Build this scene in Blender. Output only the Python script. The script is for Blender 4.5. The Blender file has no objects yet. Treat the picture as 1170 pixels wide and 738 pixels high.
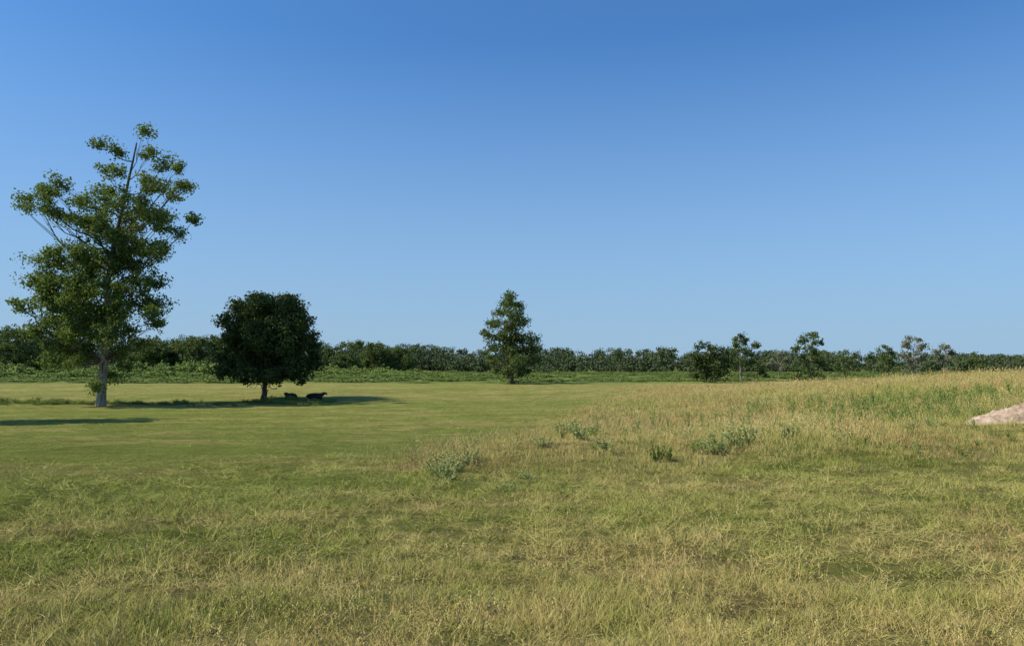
import bpy, math, numpy as np
from mathutils import Vector, noise as mnoise
R = np.random.default_rng(7)
scene = bpy.context.scene
COL = scene.collection
F = 867.0; CAMZ = 3.0; HOR = 415.0

# ------------------------------------------------------------------ helpers
def sm(a, b, v):
    t = np.clip((np.asarray(v, dtype=float)-a)/(b-a), 0, 1)
    return t*t*(3-2*t)
def Xb(y): return -6.5+0.24*y
def terrain(x, y):
    x = np.asarray(x, dtype=float); y = np.asarray(y, dtype=float)
    near = 1.4*(1-sm(-5, 38, y))
    lin = np.clip(0.086*(x-2.5), 0, None); lin = 2.85*(1-np.exp(-(lin/2.85)**1.5*1.35))
    ridge = lin*sm(4, 34, y)*(1-sm(48, 108, y))
    wob = 1.2*np.sin(x*0.35)+0.6*np.sin(x*0.9+1)
    bank = 0.50*sm(-1.2, 2.5, x-Xb(y))*sm(15.2, 20.0, y+wob*0.6)*(1-sm(34, 62, y))
    d = np.hypot(x, y)
    b = 0.05*np.sin(x*0.9+1.3*np.sin(y*0.45))*np.sin(y*0.7+1.0) + 0.03*np.sin(x*2.1+y*1.3)*np.sin(y*1.9-x*0.6)
    b = b*(1-0.75*sm(14, 30, d))*0.8
    dips = 0.13*np.sin(x*0.11+0.8*np.sin(y*0.09)+1.0)*np.sin(y*0.17+0.05*x)*sm(14, 24, y)*(1-sm(90, 130, y))
    roll = 0.10*np.sin(x*0.05+0.7)*np.sin(y*0.031)*sm(15, 60, y)*(1-sm(150, 220, y))
    return near+ridge+bank+b+roll+dips
def P(px, Y):                       # lateral position of something seen at distance Y
    return (px-585.0)/F*Y
def ground_at(px, py):
    """walk down a sight line until it meets the ground -> world x,y,z"""
    Y = np.linspace(3, 400, 8000)
    X = (px-585)/F*Y; Z = CAMZ+(HOR-py)/F*Y
    h = terrain(X, Y)
    i = np.argmax(Z <= h)
    return float(X[i]), float(Y[i]), float(h[i])

def fast_mesh(name, verts, faces, smooth=False):
    verts = np.ascontiguousarray(verts, dtype=np.float32); faces = np.ascontiguousarray(faces, dtype=np.int32)
    m = bpy.data.meshes.new(name)
    n, k = faces.shape
    m.vertices.add(len(verts)); m.vertices.foreach_set('co', verts.ravel())
    m.loops.add(n*k); m.loops.foreach_set('vertex_index', faces.ravel())
    m.polygons.add(n); m.polygons.foreach_set('loop_start', np.arange(0, n*k, k, dtype=np.int32))
    m.update(calc_edges=True); m.validate()
    m.polygons.foreach_set('use_smooth', np.full(len(m.polygons), smooth))
    return m
def face_attr(m, name, vals):
    a = m.attributes.new(name, 'FLOAT', 'FACE')
    a.data.foreach_set('value', np.asarray(vals, dtype=np.float32))
def obj(name, mesh, parent=None, **kw):
    o = bpy.data.objects.new(name, mesh); COL.objects.link(o)
    if parent is not None: o.parent = parent
    for k, v in kw.items(): o[k] = v
    return o
def tube(path, radii, sides=8):
    path = np.asarray(path, float); n = len(path)
    V = []; 
    for i in range(n):
        t = path[min(i+1, n-1)]-path[max(i-1, 0)]; t /= (np.linalg.norm(t)+1e-9)
        a = np.cross(t, [0.13, 0.99, 0.05]); a /= np.linalg.norm(a)+1e-9
        b = np.cross(t, a)
        for k in range(sides):
            an = 2*math.pi*k/sides
            V.append(path[i]+radii[i]*(math.cos(an)*a+math.sin(an)*b))
    Fc = [[i*sides+k, i*sides+(k+1) % sides, (i+1)*sides+(k+1) % sides, (i+1)*sides+k] for i in range(n-1) for k in range(sides)]
    return np.array(V), np.array(Fc)
def join(parts):
    V = []; Fc = []; o = 0
    for v, f in parts:
        V.append(v); Fc.append(f+o); o += len(v)
    return np.concatenate(V), np.concatenate(Fc)

# ------------------------------------------------------------------ materials
def new_mat(name):
    m = bpy.data.materials.new(name); m.use_nodes = True
    nt = m.node_tree; nt.nodes.clear()
    return m, nt, nt.nodes, nt.links
def mixc(nt, fac, a, b, mode='MIX'):
    n = nt.nodes.new('ShaderNodeMix'); n.data_type = 'RGBA'; n.blend_type = mode
    for sock, v in ((n.inputs[0], fac), (n.inputs[6], a), (n.inputs[7], b)):
        if isinstance(v, (int, float)): sock.default_value = v
        elif isinstance(v, tuple): sock.default_value = (*v, 1) if len(v) == 3 else v
        else: nt.links.new(v, sock)
    return n.outputs[2]
def math_(nt, op, a, b=None, c=None, clamp=False):
    n = nt.nodes.new('ShaderNodeMath'); n.operation = op; n.use_clamp = clamp
    for i, v in enumerate((a, b, c)):
        if v is None: continue
        if isinstance(v, (int, float)): n.inputs[i].default_value = v
        else: nt.links.new(v, n.inputs[i])
    return n.outputs[0]
def mrange(nt, v, a, b, c=0.0, d=1.0, smooth=True):
    n = nt.nodes.new('ShaderNodeMapRange'); n.interpolation_type = 'SMOOTHSTEP' if smooth else 'LINEAR'
    nt.links.new(v, n.inputs[0])
    for i, x in enumerate((a, b, c, d)): n.inputs[i+1].default_value = x
    return n.outputs[0]
def noise_(nt, vec, scale, detail=3, rough=0.55, stretch=None):
    if stretch:
        mp = nt.nodes.new('ShaderNodeVectorMath'); mp.operation = 'MULTIPLY'
        nt.links.new(vec, mp.inputs[0]); mp.inputs[1].default_value = stretch; vec = mp.outputs[0]
    n = nt.nodes.new('ShaderNodeTexNoise'); n.inputs['Scale'].default_value = scale
    n.inputs['Detail'].default_value = detail; n.inputs['Roughness'].default_value = rough
    nt.links.new(vec, n.inputs['Vector'])
    return n.outputs[0]
def soft_normal(nt, up=0.9):
    """foliage shading normal: the face normal eased toward the sky"""
    geo = nt.nodes.new('ShaderNodeNewGeometry')
    a = nt.nodes.new('ShaderNodeVectorMath'); a.operation = 'ADD'; nt.links.new(geo.outputs['Normal'], a.inputs[0]); a.inputs[1].default_value = (0, 0, up)
    b = nt.nodes.new('ShaderNodeVectorMath'); b.operation = 'NORMALIZE'; nt.links.new(a.outputs[0], b.inputs[0])
    return b.outputs[0]
GREEN = (0.225, 0.260, 0.048); TAN = (0.500, 0.385, 0.140); STRAW = (0.68, 0.55, 0.27); BROWN = (0.22, 0.140, 0.065)

def field_group():
    g = bpy.data.node_groups.new('field_colour', 'ShaderNodeTree')
    g.interface.new_socket('Color', in_out='OUTPUT', socket_type='NodeSocketColor')
    g.interface.new_socket('Dry', in_out='OUTPUT', socket_type='NodeSocketFloat')
    out = g.nodes.new('NodeGroupOutput'); geo = g.nodes.new('ShaderNodeNewGeometry')
    sep = g.nodes.new('ShaderNodeSeparateXYZ'); g.links.new(geo.outputs['Position'], sep.inputs[0])
    X, Y = sep.outputs[0], sep.outputs[1]; pos = geo.outputs['Position']
    rx = math_(g, 'ADD', math_(g, 'MULTIPLY', X, 0.96), math_(g, 'MULTIPLY', Y, 0.28)); ry = math_(g, 'SUBTRACT', math_(g, 'MULTIPLY', Y, 0.96), math_(g, 'MULTIPLY', X, 0.28))
    cb = g.nodes.new('ShaderNodeCombineXYZ'); g.links.new(rx, cb.inputs[0]); g.links.new(ry, cb.inputs[1])
    big = noise_(g, pos, 1.0, 3, 0.5, (0.045, 0.10, 0.0))
    mid = noise_(g, pos, 1.0, 5, 0.65, (0.26, 0.42, 0.0))
    fine = noise_(g, pos, 1.0, 4, 0.65, (2.0, 2.8, 0.0))
    streak = noise_(g, cb.outputs[0], 1.0, 4, 0.6, (0.07, 0.36, 0.0))
    bl = math_(g, 'SUBTRACT', X, math_(g, 'MULTIPLY_ADD', Y, 0.24, -6.5))
    right = mrange(g, bl, -3.5, 4.5)
    bank = math_(g, 'MULTIPLY', mrange(g, bl, -1.0, 3.0), mrange(g, Y, 15, 19.5))
    nearm = mrange(g, Y, 5.0, 11.0, 1.0, 0.0)
    far = mrange(g, Y, 45, 75)
    d = math_(g, 'MULTIPLY_ADD', big, 1.3, -0.52)
    d = math_(g, 'ADD', d, math_(g, 'MULTIPLY_ADD', mid, 2.2, -1.1))
    d = math_(g, 'ADD', d, math_(g, 'MULTIPLY_ADD', fine, 2.0, -1.0))
    d = math_(g, 'ADD', d, math_(g, 'MULTIPLY_ADD', streak, 1.5, -0.75))
    d = math_(g, 'ADD', d, math_(g, 'MULTIPLY', right, 0.24))
    d = math_(g, 'ADD', d, math_(g, 'MULTIPLY', bank, 0.10))
    d = math_(g, 'ADD', d, math_(g, 'MULTIPLY', nearm, 0.30))
    d = math_(g, 'ADD', d, math_(g, 'MULTIPLY', far, 0.20))
    # greener, closer mown tracks curving over the left of the field
    wob = math_(g, 'MULTIPLY_ADD', mid, 1.4, -0.7)
    for (c0, c1, c2, wd, amt) in ((9.2, 0.28, 0.020, 0.85, 1.1), (14.6, 0.20, 0.012, 1.2, 0.8), (25.0, 0.12, 0.006, 2.4, 0.55)):
        cy = math_(g, 'ADD', math_(g, 'MULTIPLY_ADD', X, c1, c0), math_(g, 'MULTIPLY', math_(g, 'MULTIPLY', X, X), -c2))
        dd = math_(g, 'ABSOLUTE', math_(g, 'ADD', math_(g, 'SUBTRACT', Y, cy), wob))
        tr_ = math_(g, 'MULTIPLY', mrange(g, dd, wd*0.6, wd*1.7, 1.0, 0.0), mrange(g, bl, -1.5, 2.0, 1.0, 0.2))
        d = math_(g, 'SUBTRACT', d, math_(g, 'MULTIPLY', tr_, amt))
    d = math_(g, 'ADD', d, 0.0, clamp=True)
    c = mixc(g, d, GREEN, TAN)
    vy = math_(g, 'ADD', Y, math_(g, 'MULTIPLY', mid, 20.0))
    vm = math_(g, 'MULTIPLY', mrange(g, vy, 118, 130), 0.85)
    c = mixc(g, vm, c, (0.18, 0.245, 0.048))
    spot = noise_(g, pos, 1.0, 5, 0.7, (0.6, 0.85, 0.0))
    amt = math_(g, 'MULTIPLY', mrange(g, spot, 0.54, 0.69), math_(g, 'ADD', 0.20, math_(g, 'MULTIPLY', math_(g, 'MAXIMUM', bank, nearm), 0.28)))
    # trampled dead patches
    for (ax, ay, ar) in ((1.8, 5.9, 0.65), (-3.1, 7.6, 0.4)):
        dx = math_(g, 'SUBTRACT', X, ax); dy = math_(g, 'MULTIPLY', math_(g, 'SUBTRACT', Y, ay), 1.3)
        rr = math_(g, 'ADD', math_(g, 'SQRT', math_(g, 'ADD', math_(g, 'MULTIPLY', dx, dx), math_(g, 'MULTIPLY', dy, dy))), math_(g, 'MULTIPLY_ADD', fine, 1.6, -0.8))
        amt = math_(g, 'MAXIMUM', amt, mrange(g, rr, ar*0.5, ar*1.3, 0.6, 0.0))
    c = mixc(g, amt, c, BROWN)
    g.links.new(c, out.inputs[0]); g.links.new(d, out.inputs[1])
    return g
FG = field_group()
def use_field(nt):
    n = nt.nodes.new('ShaderNodeGroup'); n.node_tree = FG; return n

def ground_material():
    m, nt, N, L = new_mat('pasture ground')
    out = N.new('ShaderNodeOutputMaterial'); b = N.new('ShaderNodeBsdfPrincipled'); f = use_field(nt)
    b.inputs['Roughness'].default_value = 0.95; b.inputs['Specular IOR Level'].default_value = 0.05
    geo = N.new('ShaderNodeNewGeometry'); pos = geo.outputs['Position']
    n1 = noise_(nt, pos, 9.0, 6, 0.75); n2 = noise_(nt, pos, 1.0, 6, 0.7, (0.9, 1.6, 1)); n3 = noise_(nt, pos, 1.0, 5, 0.75, (0.35, 0.45, 1))
    sep = N.new('ShaderNodeSeparateXYZ'); L.new(pos, sep.inputs[0])
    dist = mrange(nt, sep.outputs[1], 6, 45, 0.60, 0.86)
    v = math_(nt, 'MULTIPLY', mrange(nt, n1, 0.3, 0.7, 0.68, 1.25, False), mrange(nt, n2, 0.3, 0.7, 0.72, 1.25, False))
    v = math_(nt, 'MULTIPLY', v, mrange(nt, n3, 0.3, 0.7, 0.85, 1.15, False))
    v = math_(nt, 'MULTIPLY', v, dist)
    cmb = N.new('ShaderNodeCombineColor'); [L.new(v, cmb.inputs[i]) for i in range(3)]
    c = mixc(nt, 1.0, f.outputs[0], cmb.outputs[0], 'MULTIPLY')
    L.new(c, b.inputs['Base Color'])
    bp = N.new('ShaderNodeBump'); bp.inputs['Strength'].default_value = 1.0; bp.inputs['Distance'].default_value = 0.12
    L.new(math_(nt, 'ADD', n1, math_(nt, 'MULTIPLY', n2, 1.4)), bp.inputs['Height']); L.new(bp.outputs[0], b.inputs['Normal'])
    L.new(b.outputs[0], out.inputs[0]); return m

def blade_material(name, bias=0.0, gain=1.0, straw=0.35, red=0.0):
    m, nt, N, L = new_mat(name)
    out = N.new('ShaderNodeOutputMaterial'); f = use_field(nt)
    a = N.new('ShaderNodeAttribute'); a.attribute_name = 'tint'
    t = a.outputs['Fac']
    dry = math_(nt, 'ADD', f.outputs[1], math_(nt, 'MULTIPLY_ADD', t, 1.3, -0.65+bias), clamp=True)
    c = mixc(nt, dry, GREEN, TAN)
    c = mixc(nt, math_(nt, 'MULTIPLY', mrange(nt, t, 0.70, 1.0), straw), c, STRAW)
    c = mixc(nt, mrange(nt, t, 0.0, 0.22, 0.85, 0.0), c, BROWN)
    c = mixc(nt, 0.25, c, f.outputs[0])
    if red:
        geo = N.new('ShaderNodeNewGeometry'); rn = noise_(nt, geo.outputs['Position'], 1.0, 3, 0.6, (0.25, 0.4, 0))
        c = mixc(nt, mrange(nt, rn, 0.43, 0.58, 0.0, red), c, (0.38, 0.22, 0.10))
    c = mixc(nt, 1.0, c, (gain, gain, gain), 'MULTIPLY')
    d = N.new('ShaderNodeBsdfDiffuse')
    L.new(c, d.inputs[0]); L.new(soft_normal(nt, 0.8), d.inputs['Normal'])
    L.new(d.outputs[0], out.inputs[0]); return m

def leaf_material(name, dark, light, trans=0.3, up=0.25, power=1.0):
    m, nt, N, L = new_mat(name)
    out = N.new('ShaderNodeOutputMaterial')
    a = N.new('ShaderNodeAttribute'); a.attribute_name = 'tint'
    geo = N.new('ShaderNodeNewGeometry')
    nz = noise_(nt, geo.outputs['Position'], 0.7, 2)
    t = a.outputs['Fac'] if power == 1.0 else math_(nt, 'POWER', a.outputs['Fac'], power)
    fac = math_(nt, 'ADD', math_(nt, 'MULTIPLY', t, 0.7), math_(nt, 'MULTIPLY_ADD', nz, 1.0, -0.35), clamp=True)
    c = mixc(nt, fac, dark, light)
    b = N.new('ShaderNodeBsdfPrincipled'); b.inputs['Roughness'].default_value = 0.7; b.inputs['Specular IOR Level'].default_value = 0.08
    L.new(c, b.inputs['Base Color']); L.new(soft_normal(nt, up), b.inputs['Normal'])
    if trans > 0:
        tr = N.new('ShaderNodeBsdfTranslucent'); ms = N.new('ShaderNodeMixShader'); ms.inputs[0].default_value = trans
        L.new(mixc(nt, 1.0, c, (1.05, 1.15, 0.6), 'MULTIPLY'), tr.inputs[0]); L.new(b.outputs[0], ms.inputs[1]); L.new(tr.outputs[0], ms.inputs[2])
        L.new(ms.outputs[0], out.inputs[0])
    else:
        L.new(b.outputs[0], out.inputs[0])
    return m
def noisy_material(name, c1, c2, scale=4, rough=0.9, bump=0.5, stretch=None):
    m, nt, N, L = new_mat(name)
    out = N.new('ShaderNodeOutputMaterial'); b = N.new('ShaderNodeBsdfPrincipled'); b.inputs['Roughness'].default_value = rough
    b.inputs['Specular IOR Level'].default_value = 0.2
    tc = N.new('ShaderNodeTexCoord')
    n = noise_(nt, tc.outputs['Object'], scale, 6, 0.65, stretch)
    L.new(mixc(nt, mrange(nt, n, 0.35, 0.65), c1, c2), b.inputs['Base Color'])
    bp = N.new('ShaderNodeBump'); bp.inputs['Strength'].default_value = bump; bp.inputs['Distance'].default_value = 0.05
    L.new(n, bp.inputs['Height']); L.new(bp.outputs[0], b.inputs['Normal'])
    L.new(b.outputs[0], out.inputs[0]); return m

M_ground = ground_material()
M_short = blade_material('pasture grass blades', 0.0, 1.04, 0.5)
M_dry = blade_material('dry tall grass blades', 0.06, 0.95, 0.50, 0.55)
M_bark = noisy_material('grey brown bark', (0.16, 0.13, 0.10), (0.40, 0.34, 0.26), 3, stretch=(3, 3, 0.6))
M_barkd = noisy_material('dark bark', (0.06, 0.05, 0.035), (0.14, 0.115, 0.08), 3, stretch=(3, 3, 0.6))
M_leafA = leaf_material('cottonwood leaves', (0.056, 0.092, 0.021), (0.245, 0.295, 0.080), 0.40)
M_leafB = leaf_material('oak leaves', (0.032, 0.050, 0.015), (0.100, 0.130, 0.038), 0.18)
M_leafC = leaf_material('pasture tree leaves', (0.054, 0.080, 0.025), (0.165, 0.205, 0.062))
M_leafG = leaf_material('grey sparse leaves', (0.13, 0.13, 0.085), (0.29, 0.28, 0.19))
M_wood = leaf_material('distant woodland leaves', (0.050, 0.070, 0.030), (0.098, 0.125, 0.050), 0.0, 0.2)
M_brush = leaf_material('edge brush leaves', (0.11, 0.165, 0.033), (0.25, 0.315, 0.070), 0.0, 0.7)
M_weed = leaf_material('tall weed leaves', (0.16, 0.21, 0.045), (0.34, 0.39, 0.11), 0.2, 0.8)
M_pale = leaf_material('pale weed leaves', (0.20, 0.25, 0.060), (0.52, 0.53, 0.22), 0.15, 0.9, 1.7)
M_dkweed = leaf_material('dark weed leaves', (0.10, 0.15, 0.03), (0.22, 0.28, 0.06), 0.2, 0.5)
M_dirt = noisy_material('sandy dirt', (0.31, 0.215, 0.14), (0.58, 0.43, 0.30), 4.5, 1.0, 1.0)
M_cow = noisy_material('black cattle hide', (0.012, 0.010, 0.009), (0.035, 0.026, 0.020), 5, 0.7, 0.2)

# ------------------------------------------------------------------ ground
n = 520
u = np.linspace(-1, 1, n)
xs = np.sinh(u*7.2)/np.sinh(7.2)*3500
v = np.linspace(0, 1, n)
ys = np.sinh((v*1.25-0.25)*6.2)/np.sinh(6.2)*4000
GX, GY = np.meshgrid(xs, ys)
GZ = terrain(GX, GY)
V = np.stack([GX, GY, GZ], -1).reshape(-1, 3)
i, j = np.meshgrid(np.arange(n-1), np.arange(n-1)); a = (j*n+i).ravel()
Fc = np.stack([a, a+1, a+n+1, a+n], -1)
gm = fast_mesh('ground', V, Fc, True); gm.materials.append(M_ground)
obj('ground', gm, kind='structure')

# ------------------------------------------------------------------ leaves
def leaf_quads(C, s, out, bias=0.8):
    n = len(C)
    nr = R.normal(size=(n, 3)); nr /= np.linalg.norm(nr, axis=1)[:, None]
    nr = nr+bias*out+np.array([0, 0, 0.25*bias]); nr /= np.linalg.norm(nr, axis=1)[:, None]+1e-9
    r = R.normal(size=(n, 3)); a = np.cross(nr, r); a /= np.linalg.norm(a, axis=1)[:, None]+1e-9
    b = np.cross(nr, a)
    s = s[:, None]
    V = np.stack([C+a*s, C+b*s*0.7+nr*s*0.12, C-a*s, C-b*s*0.7+nr*s*0.12], 1).reshape(-1, 3)
    Fc = np.arange(4*n).reshape(n, 4)
    return V, Fc
def crown_points(clumps, nsub, nleaf, sub_r, fill=0.25):
    Cs = []; O = []; T = []
    for (cx, cy, cz, rx, ry, rz) in clumps:
        vol = max(0.4, (rx*rz)/1.8)
        ns = max(4, int(nsub*vol))
        d = R.normal(size=(ns, 3)); d /= np.linalg.norm(d, axis=1)[:, None]
        rr = fill+(1-fill)*R.random(ns)**0.7
        sc = np.array([cx, cy, cz])+d*rr[:, None]*np.array([rx, ry, rz])*0.82
        for k in range(ns):
            m = int(nleaf*R.uniform(0.4, 1.4)); sr = sub_r*R.uniform(0.5, 1.35)
            q = R.normal(size=(m, 3)); q /= np.linalg.norm(q, axis=1)[:, None]
            p = sc[k]+q*(R.random(m)**0.7*sr)[:, None]*np.array([1.1, 1.1, 0.85])
            Cs.append(p); O.append(0.6*q+0.6*d[k]); T.append(np.clip(R.random(m)*0.7+R.random()*0.35-0.05, 0, 1))
    return np.concatenate(Cs), np.concatenate(O), np.concatenate(T)

def make_tree(name, label, category, px, py, Y, pclumps, leafmat, barkmat, trunk_r, nsub=10, nleaf=50, leaf=0.13, sub_r=0.5,
              trunk_px=None, depth=0.7, group=None, twigs=True, xs_scale=1.0, ysink=0.03, flare=1.45, pale=1.0, fill=0.25):
    """pclumps: (px,py,r[,ry]) measured off the tree's silhouette, turned into metres round the trunk."""
    k = Y/F
    bx = P(px, Y); bz = float(terrain(bx, Y))
    root = obj(name, None); root.empty_display_size = 1; root.location = (bx, Y, bz-ysink)
    root['label'] = label; root['category'] = category
    if group: root['group'] = group
    toZ = lambda y: CAMZ+(HOR-y)*k-bz
    xs_ = [c[0] for c in pclumps]; xc = 0.5*(min(xs_)+max(xs_))
    half = max(8, 0.5*(max(xs_)-min(xs_)))
    cl = []
    for idx, c in enumerate(pclumps):
        rx = c[2]*k; rz = (c[3] if len(c) > 3 else c[2]*0.85)*k
        span = math.sqrt(max(0.1, 1-((c[0]-xc)/(half*1.15))**2))*half*k*depth
        dy = span*math.sin(idx*2.4+1.0)
        cxx = (c[0]-px)*k*xs_scale
        cl.append((cxx, dy, toZ(c[1]), rx, rx*1.0, rz))
        if c[2] > 16 or half < 40:      # a partner on the other side so the crown is round
            cl.append((cxx*0.92, -dy*0.9, toZ(c[1])-0.1*rz, rx*0.85, rx*0.85, rz*0.85))
    C, O, T = crown_points(cl, nsub, nleaf, sub_r, fill)
    Vv, Ff = leaf_quads(C, R.uniform(0.65, 1.25, len(C))*leaf, O)
    m = fast_mesh('crown', Vv, Ff); face_attr(m, 'tint', T); m.materials.append(leafmat)
    obj('crown', m, root)
    if trunk_px is None:
        topy = min(c[1] for c in pclumps); tx = [c[0] for c in pclumps if c[1] == topy][0]
        trunk_px = [(px, py), (px+(tx-px)*0.1, py+(topy-py)*0.3), (px+(tx-px)*0.4, py+(topy-py)*0.6), (tx, topy+2)]
    pts = [np.array([(a-px)*k, 0.12*math.sin(i*2.1)*(i > 0)*k*8, toZ(b)]) for i, (a, b) in enumerate(trunk_px)]
    pts[0][2] = -0.25
    tt = np.linspace(0, len(pts)-1, 16)
    path = [pts[int(min(q, len(pts)-1.001))]*(1-(q % 1))+pts[min(int(q)+1, len(pts)-1)]*(q % 1) if q < len(pts)-1 else pts[-1] for q in tt]
    path = np.array(path); path[1:-1, :2] += R.normal(size=(14, 2))*trunk_r*0.12
    f = np.linspace(0, 1, 16); rad = trunk_r*(1-0.85*f**1.1); rad[0] *= flare
    main = tube(path, rad, 10); parts = [main]
    zmax = path[-1, 2]
    for c in cl:
        e = np.array(c[:3]); zs = e[2]-np.hypot(e[0], e[1])*0.75-0.3
        zs = min(max(zs, zmax*0.2), zmax*0.92)
        idx = int(np.argmin(abs(path[:, 2]-zs))); s = path[idx]
        L = np.linalg.norm(e-s)
        if L < 0.3: continue
        q = np.linspace(0, 1, 7)[:, None]
        lp = s*(1-q)+e*q; lp[:, 2] += (np.sin(q[:, 0]*math.pi)*-0.10*L)
        lp[1:-1] += R.normal(size=(5, 3))*0.035*L
        r0 = min(rad[idx]*0.5, 0.011*L+0.03*trunk_r)
        parts.append(tube(lp, r0*np.linspace(1, 0.2, 7), 6))
        if twigs:
            for _ in range(4):
                st = lp[R.integers(3, 7)]
                d = R.normal(size=3); d /= np.linalg.norm(d); d[2] = abs(d[2])*0.7
                en = e+d*np.array(c[3:])*0.85
                mid = (st+en)/2+R.normal(size=3)*0.1
                parts.append(tube([st, mid, en], [r0*0.32, r0*0.2, r0*0.07], 4))
    Vv, Ff = join(parts)
    m = fast_mesh('trunk', Vv, Ff, True); m.materials.append(barkmat); m.materials.append(M_barkd)
    mi = np.ones(len(m.polygons), dtype=np.int32); mi[:int(len(main[1])*pale)] = 0; m.polygons.foreach_set('material_index', mi)
    obj('trunk', m, root)
    return root

# tall cottonwood
tall = [(150,158,14,16),(134,172,12,8),(116,166,9,7),(167,174,16,12),(177,159,8,7),(199,186,10,7),(206,206,14,10),(189,214,18,12),(150,198,22),(161,233,25),
 (122,215,16,12),(104,222,14,10),(86,214,15,10),(64,222,17,11),(42,215,14,10),(28,232,13,9),(50,240,17,10),(72,246,19,12),(98,252,20),(128,262,25),(66,232,15,10),(88,232,15,10),
 (184,250,22),(205,262,15,12),(213,246,8,6),(193,286,16,11),(170,285,24),(145,300,28),(108,290,28),(80,290,24,19),(60,302,22,15),(46,316,18,12),(34,332,14,10),
 (32,350,13,9),(40,366,16,10),(54,345,25,20),(80,330,30),(110,330,30),(140,338,28),(165,322,22),(180,345,14,13),(189,357,8,5),(160,360,20),(56,378,23,16),(82,372,28),
 (108,378,26),(142,386,18),(62,396,19,14),(90,402,24,15),(74,412,16,10),(54,408,10,7),(104,412,14,11),(137,406,14,13),(132,424,10,13),(135,440,7,9),(104,428,9,8),(150,392,14,12),(155,377,13,11),(76,292,16,10),(125,235,22),(140,270,26),(95,310,26),(65,325,24),(100,350,30),(75,355,26),(125,360,22)]
make_tree('cottonwood_tree', 'tall spreading cottonwood tree with pale trunk in mown pasture', 'tree', 117, 462, 55, tall, M_leafA, M_bark, 0.32,
          nsub=14, nleaf=88, leaf=0.095, sub_r=0.64, depth=0.5, xs_scale=0.965,
          trunk_px=[(117,462),(119,420),(122,370),(122,320),(128,270),(140,215),(150,160)], flare=1.2, pale=0.45)
# dark round oak
oak = [(305,350,28,19),(282,354,23,16),(330,354,25,17),(267,369,19,16),(346,369,18,16),(263,390,18,17),(352,392,17,17),(264,411,17,16),(351,412,16,15),(269,427,15,12),
 (345,427,15,12),(300,375,36,28),(325,385,31,28),(280,388,29,26),(305,405,38,24),(330,415,27,20),(285,416,27,18),(305,428,34,12),(295,342,17,10),(321,342,15,9)]
make_tree('oak_tree', 'dense dark round oak tree shading resting cattle', 'tree', 302, 458, 62, oak, M_leafB, M_barkd, 0.26,
          nsub=20, nleaf=72, leaf=0.115, sub_r=0.6, depth=0.95, trunk_px=[(302,458),(303,440),(302,410),(304,350)], fill=0.4)
mid = [(581,340,7,6),(577,348,9,7),(590,348,9,7),(571,357,11,7),(586,360,13,9),(563,369,12,7),(583,372,15,9),(597,368,10,7),(555,380,9,7),(572,384,14,9),(592,384,14,9),(606,386,12,8),(563,396,10,7),(580,399,17,9),
 (600,400,14,9),(612,399,8,6),(560,411,12,8),(590,412,17,10),(609,411,10,7),(566,422,10,6),(580,424,15,8),(598,424,13,7),(584,392,16,10)]
make_tree('pasture_tree', 'single upright green tree standing alone in open pasture', 'tree', 585, 439, 112, mid, M_leafC, M_barkd, 0.30,
          nsub=8, nleaf=62, leaf=0.16, sub_r=0.9, depth=0.85)
# small scattered trees along the rise
def small(name, label, px, py, Y, cl, mat, bark=M_barkd, **k):
    args = dict(nsub=4.5, nleaf=46, leaf=0.16, sub_r=0.7, depth=0.8, group='scattered small trees along the pasture edge', ysink=0.3); args.update(k)
    return make_tree(name, label, 'tree', px, py, Y, cl, mat, bark, 0.2, **args)
small('bushy_tree', 'low dark bushy tree with foliage to the ground', 812, 437, 120,
      [(808,394,14,8),(798,402,14,10),(822,402,13,10),(797,413,12,9),(812,412,16,11),(828,413,10,9),(800,424,13,8),(815,425,16,9),(828,424,10,8),(812,432,16,5)], M_leafB, nsub=8, fill=0.4)
small('pasture_tree', 'thin open-crowned tree with visible pale trunk', 846, 433, 130,
      [(844,383,4,5),(839,391,5,5),(851,388,5,5),(834,400,5,6),(846,399,7,6),(857,400,6,5),(864,393,4,3),(866,410,8,8),(841,410,6,5),(855,412,5,6),(872,422,7,7),(835,414,4,5)], M_leafC, M_bark, nsub=3)
small('pasture_tree', 'narrow ragged tree with dense dark lower foliage', 925, 434, 125,
      [(928,381,5,5),(917,387,6,5),(935,389,6,5),(923,395,8,7),(908,396,5,4),(931,400,7,6),(914,407,8,7),(929,409,11,7),(938,412,6,7),(922,419,16,8),(913,428,11,6),(934,427,11,7),(924,430,14,5)], M_leafC, M_bark, nsub=5)
small('pasture_tree', 'small dark green tree behind the grassy rise', 1014, 428, 140,
      [(1012,396,7,5),(1020,401,7,6),(1008,407,8,7),(1018,411,10,8),(1012,420,12,7)], M_leafC)
small('pasture_tree', 'sparse greyish tree with thin crown', 1042, 428, 135,
      [(1045,385,5,5),(1035,391,5,6),(1053,394,6,6),(1042,400,8,8),(1030,405,6,7),(1057,407,6,7),(1042,412,12,7),(1042,420,14,6)], M_leafG, M_bark, nsub=2.4)
small('pasture_tree', 'small sparse greyish tree with leaning branches', 1078, 424, 140,
      [(1080,395,4,5),(1070,401,4,5),(1087,402,4,5),(1078,408,8,6)], M_leafG, M_bark, nsub=1.8)
small('pasture_tree', 'small dark green tree on the rise', 1115, 422, 145,
      [(1115,405,6,5),(1109,411,6,5),(1122,412,6,5),(1115,416,8,4)], M_leafC)
small('pasture_tree', 'small round green tree at pasture edge', 965, 432, 150,
      [(962,408,8,5),(972,411,8,5),(955,416,7,5),(966,420,11,6)], M_leafC)
small('pasture_tree', 'small greyish thin tree at pasture edge', 890, 432, 160,
      [(888,404,6,5),(898,409,6,6),(880,412,6,6),(890,418,10,7)], M_leafG, M_bark, nsub=2.6)
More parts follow.
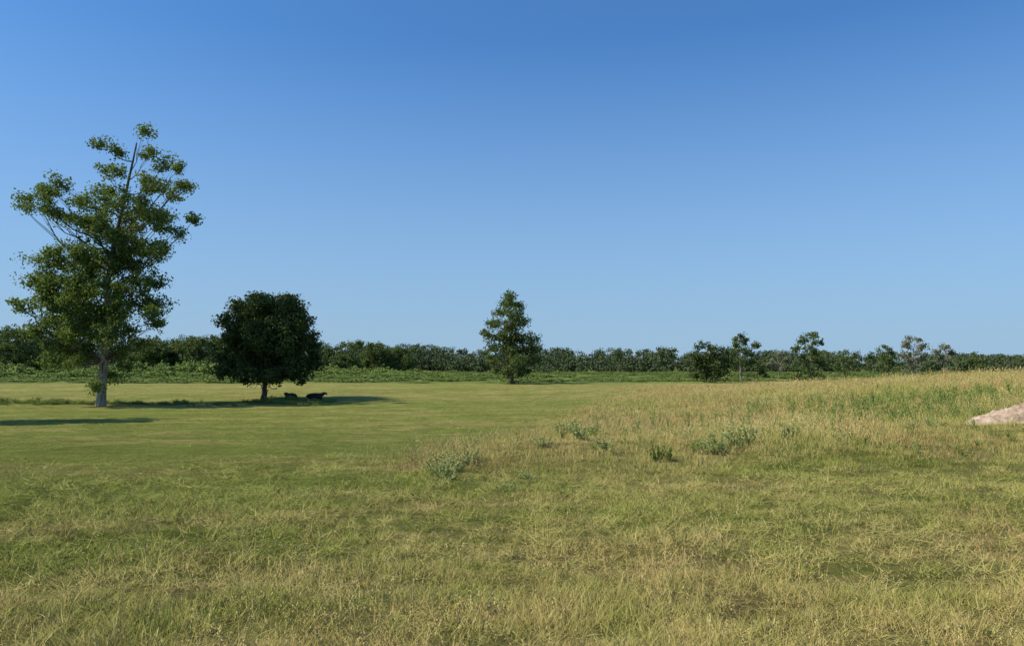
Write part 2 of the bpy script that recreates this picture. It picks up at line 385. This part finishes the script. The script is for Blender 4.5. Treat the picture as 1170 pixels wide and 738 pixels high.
for (px, py, Y, top, w) in [(395,424,215,388,34),(432,424,225,391,30),(456,422,228,395,24),(236,420,215,383,28),(175,420,215,385,34),(212,420,220,387,30),(20,420,215,375,38)]:
    cl = []
    H = py-top
    for a in range(13):
        fy = R.random(); cl.append((px+(R.random()-0.5)*w*1.6*(1-0.4*fy), py-4-fy*(H-9), w*0.36, w*0.27))
    cl.append((px, top+5, w*0.35, 5)); cl.append((px-w*.2, py-8, w*.5, 6)); cl.append((px+w*.25, py-8, w*.5, 6))
    make_tree('woodland_tree', 'rounded green tree standing before the distant woods', 'tree', px, py, Y, cl, M_leafC, M_barkd, 0.25,
              nsub=2.4, nleaf=50, leaf=0.27, sub_r=1.2, depth=0.8, group='trees standing in front of the woods', twigs=False)
sh = [(10,300,40,34),(50,290,44,36),(90,300,40,32),(0,340,44,32),(50,335,50,36),(95,340,44,34),(20,375,40,26),(75,378,40,26),(50,260,36,26),(50,370,44,26)]
sh = [(a-166, b-38, c, d) for a, b, c, d in sh]
make_tree('shade_tree', 'broad green tree casting shade over the pasture', 'tree', -116, 484, 36.5, sh, M_leafC, M_barkd, 0.32,
          nsub=9, nleaf=45, leaf=0.18, sub_r=0.6, depth=0.9)

# ------------------------------------------------------------------ distant woods (one mass)
prof_x = [-300,0,60,150,240,380,460,520,640,700,780,900,1000,1100,1170,1500]
prof_y = [370,375,379,383,383,390,396,398,398,397,399,400,403,405,406,406]
Cs=[];Os=[];Ts=[]; tr=[]
for Y0, cnt, lo, hi in ((262,190,0.30,0.95),(285,190,0.6,1.02),(330,180,0.8,1.06),(390,170,0.9,1.10)):
    t = R.uniform(-0.98, 0.98, cnt)
    for q in t:
        Y = Y0+R.uniform(-18, 18); X = q*Y; ppx = 585+q*F
        yt = np.interp(ppx, prof_x, prof_y)
        H = (CAMZ+(HOR-yt)/F*Y)*R.uniform(lo,hi)*(1+0.32*mnoise.noise(Vector((q*12,Y0,0.))))
        W = R.uniform(2.0, 5.0)*(0.6+0.09*H); tone=R.random()
        ns = int(6+2.4*W)
        for s in range(ns):
            h = R.uniform(0.02, 0.92); rw = W*math.sqrt(max(0.12, 1-(max(h-0.3,0)/0.68)**2))
            d = R.normal(size=3); d /= np.linalg.norm(d)
            c = np.array([X+d[0]*rw*R.random()**.4, Y+d[1]*rw, H*h])
            m = 34; e = R.normal(size=(m,3)); e /= np.linalg.norm(e,axis=1)[:,None]
            Cs.append(c+e*(R.random(m)**0.5*R.uniform(0.9,2.0))[:,None]*np.array([1.15,1.15,0.95])); Os.append(e*0.6+d*0.3); Ts.append(np.clip(R.random(m)*0.35+R.random()*0.25+tone*0.4,0,1))
        tr.append(tube([[X,Y,-0.3],[X+0.2,Y,H*0.45],[X,Y,H*0.8]],[0.22,0.16,0.05],5))
C=np.concatenate(Cs);O=np.concatenate(Os);T=np.concatenate(Ts)
Vv,Ff=leaf_quads(C,R.uniform(0.26,0.46,len(C)),O,1.0)
nL=len(Ff); tv,tf=join(tr); Va,Fa=join([(Vv,Ff),(tv,tf)])
m=fast_mesh('distant_woods',Va,Fa); face_attr(m,'tint',np.concatenate([T,np.zeros(len(tf))]))
m.materials.append(M_wood); m.materials.append(M_barkd)
mi=np.zeros(len(Fa),dtype=np.int32); mi[nL:]=1; m.polygons.foreach_set('material_index',mi)
obj('distant_woods',m,kind='stuff',label='long low band of dark green deciduous woods')

# ------------------------------------------------------------------ tufts
def blade_tuft(nb, spread, lean, width, segs=3, hmin=0.45, seed_heads=False, mat=None, curve=0.35):
    V=[];Q=[];T=[];o=0
    for _ in range(nb):
        an=R.uniform(0,2*math.pi); rr=spread*math.sqrt(R.random()); bx,by=rr*math.cos(an),rr*math.sin(an)
        la=R.uniform(0,2*math.pi); h=R.uniform(hmin,1.0); ln=lean*R.uniform(0.1,1.0)
        fa=R.uniform(0,math.pi); wx,wy=math.cos(fa),math.sin(fa); t=R.random()
        for s in range(segs+1):
            f=s/segs
            off=ln*(f*(1-curve)+curve*f*f*1.6); z=h*(f-0.25*curve*f*f*f)
            w=width*(1-0.85*f)*0.5
            cx,cy=bx+off*math.cos(la),by+off*math.sin(la)
            V+= [(cx-wx*w,cy-wy*w,z),(cx+wx*w,cy+wy*w,z)]
            if s<segs: Q.append((o+2*s,o+2*s+1,o+2*s+3,o+2*s+2)); T.append(t)
        o+=2*(segs+1)
        if seed_heads and R.random()<0.6:
            for q in range(5):
                a2=R.uniform(0,6.28); l=0.05; c=np.array([cx,cy,z+0.02-q*0.045])
                p=[c,c+[0.5*l*math.cos(a2),0.5*l*math.sin(a2),0.012],c+[l*math.cos(a2),l*math.sin(a2),0.05],c+[0.2*l*math.cos(a2),0.2*l*math.sin(a2),0.045]]
                V+=[tuple(x) for x in p]; Q.append((o,o+1,o+2,o+3)); T.append(0.95); o+=4
    m=fast_mesh('tuft',np.array(V),np.array(Q)); face_attr(m,'tint',T); m.materials.append(mat); return m
def weed_mesh(ns, spread, leaf, mat, nl=26, hmin=0.6, top_clump=False):
    """leafy upright weed, about one unit high"""
    parts=[];C=[];O=[]
    for _ in range(ns):
        an=R.uniform(0,6.28); e=np.array([spread*math.cos(an)*R.random(),spread*math.sin(an)*R.random(),R.uniform(hmin,1)])
        s=e*np.array([.15,.15,0]); mp=(s+e)/2+R.normal(size=3)*0.03
        parts.append(tube([s,mp,e],[0.012,0.009,0.004],4))
        f=R.random(nl)**(0.6 if not top_clump else 0.3)
        p=s*(1-f[:,None])+e*f[:,None]; d=R.normal(size=(nl,3)); d/=np.linalg.norm(d,axis=1)[:,None]
        C.append(p+d*0.09*(1.25-f[:,None])); O.append(d*0.6+[0,0,0.4])
    C=np.concatenate(C);O=np.concatenate(O)
    lv,lf=leaf_quads(C,R.uniform(0.6,1.2,len(C))*leaf,O,0.7)
    sv,sf=join(parts); Va,Fa=join([(lv,lf),(sv,sf)])
    m=fast_mesh('weed',Va,Fa); face_attr(m,'tint',np.concatenate([R.random(len(lf)),np.full(len(sf),0.2)])); m.materials.append(mat); return m
def brush_mesh(mat):
    """low rounded thicket: overlapping leafy domes, about one unit high and one across"""
    C=[];O=[];T=[]
    for _ in range(16):
        an=R.uniform(0,6.28); r=0.42*math.sqrt(R.random()); h=R.uniform(0.1,0.78)*(1-0.6*r)
        c=np.array([r*math.cos(an),r*math.sin(an),h]); m=26; e=R.normal(size=(m,3)); e/=np.linalg.norm(e,axis=1)[:,None]
        C.append(c+e*(R.random(m)**0.5*R.uniform(0.12,0.24))[:,None]); O.append(e+[0,0,.3]); T.append(np.clip(R.random(m)*.5+R.random()*.5,0,1))
    C=np.concatenate(C);O=np.concatenate(O); C[:,2]=np.maximum(C[:,2],0.0)
    v,f=leaf_quads(C,R.uniform(0.035,0.07,len(C)),O,1.0); m=fast_mesh('brush',v,f); face_attr(m,'tint',np.concatenate(T)); m.materials.append(mat); return m

def scatter(name, pts, rot, scl, meshes, label, mat):
    c=bpy.data.collections.new(name+' sources')
    for me in meshes:
        c.objects.link(bpy.data.objects.new(name+'_source',me))
    m=bpy.data.meshes.new(name); m.vertices.add(len(pts)); m.vertices.foreach_set('co',np.asarray(pts,dtype=np.float32).ravel())
    for nm,val in (('rot',rot),('scl',scl)):
        a=m.attributes.new(nm,'FLOAT_VECTOR','POINT'); a.data.foreach_set('vector',np.asarray(val,dtype=np.float32).ravel())
    m.materials.append(mat)
    o=obj(name,m,kind='stuff',label=label)
    g=bpy.data.node_groups.new(name,'GeometryNodeTree')
    g.interface.new_socket('Geometry',in_out='INPUT',socket_type='NodeSocketGeometry'); g.interface.new_socket('Geometry',in_out='OUTPUT',socket_type='NodeSocketGeometry')
    gi=g.nodes.new('NodeGroupInput');go=g.nodes.new('NodeGroupOutput');ip=g.nodes.new('GeometryNodeInstanceOnPoints')
    ci=g.nodes.new('GeometryNodeCollectionInfo'); ci.inputs['Collection'].default_value=c; ci.inputs['Separate Children'].default_value=True; ci.inputs['Reset Children'].default_value=True
    ip.inputs['Pick Instance'].default_value=True
    g.links.new(gi.outputs[0],ip.inputs['Points']); g.links.new(ci.outputs[0],ip.inputs['Instance'])
    for nm,s in (('rot','Rotation'),('scl','Scale')):
        na=g.nodes.new('GeometryNodeInputNamedAttribute'); na.data_type='FLOAT_VECTOR'; na.inputs['Name'].default_value=nm
        g.links.new(na.outputs[0],ip.inputs[s])
    g.links.new(ip.outputs[0],go.inputs[0])
    md=o.modifiers.new('scatter','NODES'); md.node_group=g
    return o
def wedge(r1,r2,dens,half=43):
    h=math.radians(half); n=int(h*(r2*r2-r1*r1)*dens)
    r=np.sqrt(R.uniform(r1*r1,r2*r2,n)); a=R.uniform(-h,h,n)
    return r*np.sin(a), r*np.cos(a)
def patch(x,y,s,seed=0):
    return np.array([mnoise.fractal(Vector((a*s+seed,b*s*1.3,seed*1.7)),0.7,2.0,3) for a,b in zip(x,y)])
PILE=(15.0,21.2,2.6,1.15)
def off_pile(x,y,grow=1.0): return ((x-PILE[0])/(PILE[2]*grow*.9))**2+((y-PILE[1])/(PILE[3]*grow*.9))**2>1

def sward(bands, hfun, wild, fade=None):
    A=[];RO=[];SC=[]
    for r1,r2,dens,s in bands:
        x,y=wedge(r1,r2,dens); p=patch(x,y,0.35); p2=patch(x,y,1.4,4.0)
        pr=np.clip(0.88+1.4*p2,0.3,1)
        if fade is not None: pr=pr*fade(np.hypot(x,y),p)
        keep=(R.random(len(x))<pr)&off_pile(x,y); x,y,p,p2=x[keep],y[keep],p[keep],p2[keep]; n_=len(x)
        h=hfun(x,y)*np.clip(1.0+1.0*p+1.1*p2,0.35,2.2)*R.uniform(0.5,1.5,n_)
        k=s*R.uniform(0.7,1.4,n_)
        A.append(np.stack([x,y,terrain(x,y)-0.008],-1)); RO.append(np.stack([R.normal(size=n_)*wild,R.normal(size=n_)*wild,R.uniform(0,6.28,n_)],-1)); SC.append(np.stack([k,k,h*1.15],-1))
    A=np.concatenate(A);RO=np.concatenate(RO);SC=np.concatenate(SC); pm=R.permutation(len(A))
    print('sward',len(A)); return A[pm],RO[pm],SC[pm]
def tracks(x,y):
    t=np.zeros(len(x))
    for (c0,c1,c2,wd) in ((9.2,.28,.02,.85),(14.6,.2,.012,1.2),(25.,.12,.006,2.4)):
        t=np.maximum(t,1-sm(wd*.6,wd*1.7,np.abs(y-(c0+c1*x-c2*x*x))))
    return t*(1-0.8*sm(-1.5,2,x-Xb(y)))
leftm=lambda x,y:(1-0.4*(1-sm(-4,2,x-Xb(y)))*sm(8,15,y))*(1-0.55*tracks(x,y))
A,RO,SC=sward(((2.6,7,320,0.12),(7,13,115,0.17),(13,22,34,0.24)),lambda x,y:(0.045+0.030*(1-sm(5,10,y)))*leftm(x,y),0.36,fade=lambda r,p:1-sm(11,21,r+6*p))
scatter('pasture_grass',A,RO,SC,[blade_tuft(26,0.6,0.9,0.034,2,0.25,mat=M_short,curve=0.5) for _ in range(12)],'short green and straw coloured pasture grass',M_short)
A,RO,SC=sward(((10,26,34,0.28),(26,50,9,0.5),(50,90,1.6,0.9)),lambda x,y:(0.045+0.08*sm(-3,6,x-Xb(y))*sm(12,20,y)+0.015*sm(25,50,y))*leftm(x,y),0.08,fade=lambda r,p:sm(9,14,r+6*p))
scatter('mown_grass',A,RO,SC,[blade_tuft(32,0.6,0.3,0.022,2,0.3,mat=M_short) for _ in range(10)],'close mown pasture grass in green and tan patches',M_short)
# tall dry grass: patchy on the rise + loose stalks in the near sward
A=[];SC=[]
for r1,r2,dens,s in ((12,30,26,0.27),(30,55,8,0.45),(55,85,2.4,0.8)):
    x,y=wedge(r1,r2,dens); b=x-Xb(y); p=patch(x,y,0.22,3.0); q=patch(x,y,0.7,8.0)
    w=sm(-2,2.5,b+2.5*p)*sm(14.5,19.5,y+2.5*p)
    keep=(R.random(len(x))<w*np.clip(0.5+1.6*p+0.9*q,0.05,1))&off_pile(x,y,1.1)&~((x>12.0)&(x<18)&(y>19.0)&(y<21.2)&(R.random(len(x))<0.8))
    x,y,p,w=x[keep],y[keep],p[keep],w[keep]
    A.append(np.stack([x,y,terrain(x,y)-0.01],-1)); k=s*R.uniform(0.7,1.4,len(x))
    SC.append(np.stack([k,k,R.uniform(0.16,0.52,len(x))*(0.5+0.5*w)*np.clip(1+1.0*p,0.5,1.6)],-1))
x,y=wedge(2.8,16,34); p=patch(x,y,0.6,9.0); keep=R.random(len(x))<np.clip(0.20+1.5*p,0.08,0.85)*(1-0.75*sm(6,13,y))*(1-0.85*tracks(x,y)); x,y=x[keep],y[keep]
A.append(np.stack([x,y,terrain(x,y)-0.01],-1)); k=0.2*R.uniform(0.6,1.4,len(x)); SC.append(np.stack([k,k,R.uniform(0.08,0.36,len(x))],-1))
A=np.concatenate(A);SC=np.concatenate(SC);n_=len(A)
RO=np.stack([R.normal(size=n_)*0.24,R.normal(size=n_)*0.24,R.uniform(0,6.28,n_)],-1)
pm=R.permutation(n_)
dt=[blade_tuft(int(R.integers(5,13)),0.5,0.6,0.022,3,0.35,True,M_dry,0.5) for _ in range(10)]
scatter('dry_grass',A[pm],RO[pm],SC[pm],dt,'tall dry tan grass with seed heads',M_dry)
print('dry tufts',n_)
# brush strip beyond the pasture
n_=6400; y=R.uniform(114,255,n_); x=R.uniform(-0.78,0.62,n_)*y
p=patch(x,y,0.03,5.0); q=patch(x,y,0.12,2.0)
keep=(y>122-12*sm(0.1,-0.6,x/y)+14*p)&(R.random(n_)<0.65+1.0*p+0.3*q); x,y,p,q=x[keep],y[keep],p[keep],q[keep]
left=1-sm(-0.38,-0.02,x/y); n_=len(x)
h=(0.5+2.6*left*sm(125,200,y))*R.uniform(0.5,1.1,n_)*np.clip(1+1.2*q,0.45,1.8); s=R.uniform(2.0,5.0,n_)
scatter('edge_brush',np.stack([x,y,terrain(x,y)-0.05],-1),np.stack([np.zeros(n_),np.zeros(n_),R.uniform(0,6.28,n_)],-1),np.stack([s,s,h],-1),[brush_mesh(M_brush) for _ in range(6)],'low rounded green brush along the pasture edge',M_brush)
# tall green weeds
A=[];SC=[]
def add(x,y,s,h):
    A.append(np.stack([x,y,terrain(x,y)-0.03],-1)); SC.append(np.stack([s,s,h],-1))
n_=1100; x=R.uniform(-44,-14,n_); y=57.5+0.10*(x+30)+R.normal(size=n_)*1.1; p=patch(x,y,0.3,2.); kp=R.random(n_)<0.75+p; x,y,p=x[kp],y[kp],p[kp]
add(x,y,R.uniform(0.4,0.9,len(x)),R.uniform(0.14,0.42,len(x))*np.clip(1+p,.4,1.6))
n_=240; x=R.normal(size=n_)*4+15; y=R.normal(size=n_)*3.5+28; add(x,y,R.uniform(0.2,0.4,n_),R.uniform(0.25,0.75,n_))
n_=300; x=R.uniform(1,19,n_); y=R.uniform(17,34,n_); add(x,y,R.uniform(0.2,0.4,n_),R.uniform(0.15,0.42,n_))
n_=70; x=R.uniform(10,19,n_); y=R.uniform(22.8,24.6,n_)+R.normal(size=n_)*.3; add(x,y,R.uniform(0.2,0.4,n_),R.uniform(0.2,0.45,n_))
A=np.concatenate(A);SC=np.concatenate(SC); kp=off_pile(A[:,0],A[:,1],1.25); A,SC=A[kp],SC[kp]; n_=len(A); RO=np.stack([np.zeros(n_),np.zeros(n_),R.uniform(0,6.28,n_)],-1)
pm=R.permutation(n_)
scatter('tall_weeds',A[pm],RO[pm],SC[pm],[weed_mesh(9,0.55,0.05,M_weed) for _ in range(5)],'rough green weeds scattered through the tall grass',M_weed)

pale=[weed_mesh(22,0.85,0.04,M_pale,34,0.35) for _ in range(4)]
dark=[weed_mesh(16,0.7,0.06,M_dkweed,30,0.5) for _ in range(2)]
def weed(px,py,h,w,kind,label,grp):
    x,y,z=ground_at(px,py)
    o=obj('weed_plant',(pale if kind=='p' else dark)[int(R.integers(0,4 if kind=='p' else 2))],label=label,category='weed',group=grp)
    o.location=(x,y,z-0.02); o.scale=(w,w,h); o.rotation_euler=(0,0,R.uniform(0,6.28))
for (px,py,h,w) in [(503,540,.5,.45),(520,538,.6,.55),(538,530,.5,.45),(512,546,.35,.4),(640,499,.55,.6),(662,502,.6,.65),(690,515,.4,.5),(825,514,.6,.65),(840,510,.65,.6),(812,518,.5,.5),(854,507,.55,.5),
    (600,545,.25,.35),(350,570,.2,.3),(730,492,.5,.55),(1035,489,.3,.35),(1060,486,.35,.4),(580,560,.2,.3),(620,510,.4,.45),(678,498,.5,.5),(780,502,.4,.45),(900,500,.4,.5),(960,506,.35,.5)]:
    weed(px,py,h*0.85,w*1.1,'p','green weed flecked with small whitish flowers','pale weeds scattered in the grass')
for (px,py,h,w) in [(750,527,.4,.33),(762,526,.35,.28)]:
    weed(px,py,h,w,'d','dark green leafy weed in dry grass','dark weeds scattered in the grass')

# ------------------------------------------------------------------ dirt pile
nx,ny=170,90
U,W=np.meshgrid(np.linspace(-1,1,nx),np.linspace(-1,1,ny))
px0,py0,hx,hy=PILE
H=np.zeros_like(U)
for a in range(ny):
    for b in range(nx):
        xx,yy=U[a,b]*hx,W[a,b]*hy
        rr=math.hypot(U[a,b],W[a,b])*(1.04+0.18*mnoise.noise(Vector((xx*0.8,yy,9.))))
        e=max(0,1-rr*rr)
        bump=0.17*mnoise.noise(Vector((xx*1.3,yy*1.3,3.3)))+0.10*mnoise.noise(Vector((xx*3.2,yy*3.2,1.)))+0.06*mnoise.noise(Vector((xx*8,yy*8,5.)))+0.03*mnoise.noise(Vector((xx*18,yy*18,7.)))
        H[a,b]=0.47*e**0.8+bump*min(1,e*3)-(0.08 if e<=0 else 0)
PX=px0+U*hx;PY=py0+W*hy
PZ=terrain(PX,PY)+H-0.02
V=np.stack([PX-px0,PY-py0,PZ],-1).reshape(-1,3); z0=float(terrain(px0,py0)); V[:,2]-=z0
i,j=np.meshgrid(np.arange(nx-1),np.arange(ny-1)); a=(j*nx+i).ravel()
m=fast_mesh('dirt_pile',V,np.stack([a,a+1,a+nx+1,a+nx],-1),True); m.materials.append(M_dirt)
o=obj('dirt_pile',m,label='lumpy pile of pale sandy dirt among weeds',category='dirt pile'); o.location=(px0,py0,z0)

# ------------------------------------------------------------------ cattle lying in the shade
def cow_mesh():
    J=[];E=[];Rd=[]
    def j(p,r,parent=None):
        J.append(p);Rd.append(r)
        if parent is not None:E.append((parent,len(J)-1))
        return len(J)-1
    pel=j((-0.75,0,0.50),(.34,.36)); rump=j((-0.98,0,0.52),(.22,.26),pel)
    b1=j((-0.35,0,0.50),(.42,.43),pel); b2=j((0.1,0,0.50),(.43,.44),b1); ch=j((0.5,0,0.52),(.34,.42),b2); shd=j((0.72,0,0.60),(.25,.32),ch)
    nk=j((0.95,0.03,0.76),(.15,.21),shd); poll=j((1.16,0.06,0.92),(.13,.14),nk); hd=j((1.30,0.09,0.84),(.11,.125),poll); mz=j((1.50,0.13,0.70),(.075,.08),hd)
    for s in (-1,1):
        e1=j((1.13,0.06+s*0.16,0.95),(.035,.05),poll); j((1.10,0.06+s*0.29,0.92),(.02,.04),e1)
        f1=j((0.60,s*0.27,0.28),(.13,.13),ch); f2=j((0.92,s*0.30,0.13),(.075,.075),f1); f3=j((0.66,s*0.36,0.07),(.05,.05),f2); j((0.50,s*0.37,0.06),(.055,.05),f3)
        h1=j((-0.62,s*0.33,0.34),(.22,.22),pel); h2=j((-0.25,s*0.45,0.24),(.14,.14),h1); h3=j((-0.66,s*0.50,0.10),(.07,.07),h2); h4=j((-0.32,s*0.50,0.06),(.05,.05),h3); j((-0.2,s*0.5,0.055),(.055,.05),h4)
    t1=j((-1.14,0.02,0.50),(.035,.035),rump); t2=j((-1.20,0.08,0.25),(.025,.025),t1); j((-1.16,0.16,0.06),(.045,.045),t2)
    m=bpy.data.meshes.new('cow'); m.from_pydata(J,E,[]); m.update()
    o=bpy.data.objects.new('cow_tmp',m); COL.objects.link(o)
    sk=o.modifiers.new('skin','SKIN'); sk.use_smooth_shade=True
    for q,r in enumerate(Rd): m.skin_vertices[0].data[q].radius=r
    m.skin_vertices[0].data[0].use_root=True
    su=o.modifiers.new('sub','SUBSURF'); su.levels=2; su.render_levels=2
    bpy.context.view_layer.update()
    dg=bpy.context.evaluated_depsgraph_get()
    r=bpy.data.meshes.new_from_object(o.evaluated_get(dg)); bpy.data.objects.remove(o); r.name='cow'
    for p in r.polygons: p.use_smooth=True
    r.materials.clear(); r.materials.append(M_cow); return r
CM=cow_mesh()
for (px,Y,rot,s,lab) in ((333,61.5,-105,0.70,'black cow lying in oak shade facing outward'),(361,62.0,8,0.64,'black cow lying down sideways in tree shade')):
    o=obj('cow',CM,label=lab,category='cow',group='cattle resting in the shade of the oak')
    x=P(px,Y); o.location=(x,Y,float(terrain(x,Y))-0.01); o.rotation_euler=(0,0,math.radians(rot)); o.scale=(s,s,s)

# ------------------------------------------------------------------ light, sky, camera
el=math.radians(47); sd=Vector((-1.0,-0.26,0)).normalized(); sdir=Vector((sd.x*math.cos(el),sd.y*math.cos(el),math.sin(el)))
sun=bpy.data.lights.new('sun','SUN'); sun.energy=4.8; sun.angle=math.radians(0.5); sun.color=(1,0.91,0.75)
so=bpy.data.objects.new('sun',sun); COL.objects.link(so); so.rotation_euler=(-sdir).to_track_quat('-Z','Y').to_euler(); so.location=(-60,-20,60)
w=bpy.data.worlds.new('World'); scene.world=w; w.use_nodes=True; nt=w.node_tree; nt.nodes.clear()
out=nt.nodes.new('ShaderNodeOutputWorld');bg=nt.nodes.new('ShaderNodeBackground');sky=nt.nodes.new('ShaderNodeTexSky')
sky.sky_type='NISHITA';sky.sun_disc=False;sky.sun_elevation=el;sky.sun_rotation=math.atan2(sd.x,sd.y)%(2*math.pi)
sky.altitude=0;sky.air_density=1.0;sky.dust_density=1.0;sky.ozone_density=2.5
tc=nt.nodes.new('ShaderNodeTexCoord'); va=nt.nodes.new('ShaderNodeVectorMath'); va.operation='ADD'; va.inputs[1].default_value=(0,0,0.045)
vn=nt.nodes.new('ShaderNodeVectorMath'); vn.operation='NORMALIZE'
nt.links.new(tc.outputs['Generated'],va.inputs[0]); nt.links.new(va.outputs[0],vn.inputs[0]); nt.links.new(vn.outputs[0],sky.inputs[0])
tint=mixc(nt,1.0,sky.outputs[0],(0.47,0.86,1.20),'MULTIPLY')
sp=nt.nodes.new('ShaderNodeSeparateXYZ'); nt.links.new(tc.outputs['Generated'],sp.inputs[0])
hz=mrange(nt,sp.outputs[2],0.0,0.40,0.97,0.0,False); hz=math_(nt,'POWER',hz,1.25,clamp=True)
S=0.14
tint=mixc(nt,hz,tint,(0.345/S,0.505/S,0.675/S))
bg.inputs[1].default_value=S
nt.links.new(tint,bg.inputs[0]);nt.links.new(bg.outputs[0],out.inputs[0])
cam=bpy.data.cameras.new('camera');cam.sensor_width=36;cam.lens=36*F/1170;cam.clip_end=9000;cam.clip_start=0.1
co=bpy.data.objects.new('camera',cam);COL.objects.link(co);co.location=(0,0,CAMZ);co.rotation_euler=(math.radians(90)+math.atan((HOR-369)/F),0,0)
scene.camera=co
scene.view_settings.view_transform='Standard';scene.view_settings.look='None';scene.view_settings.exposure=0
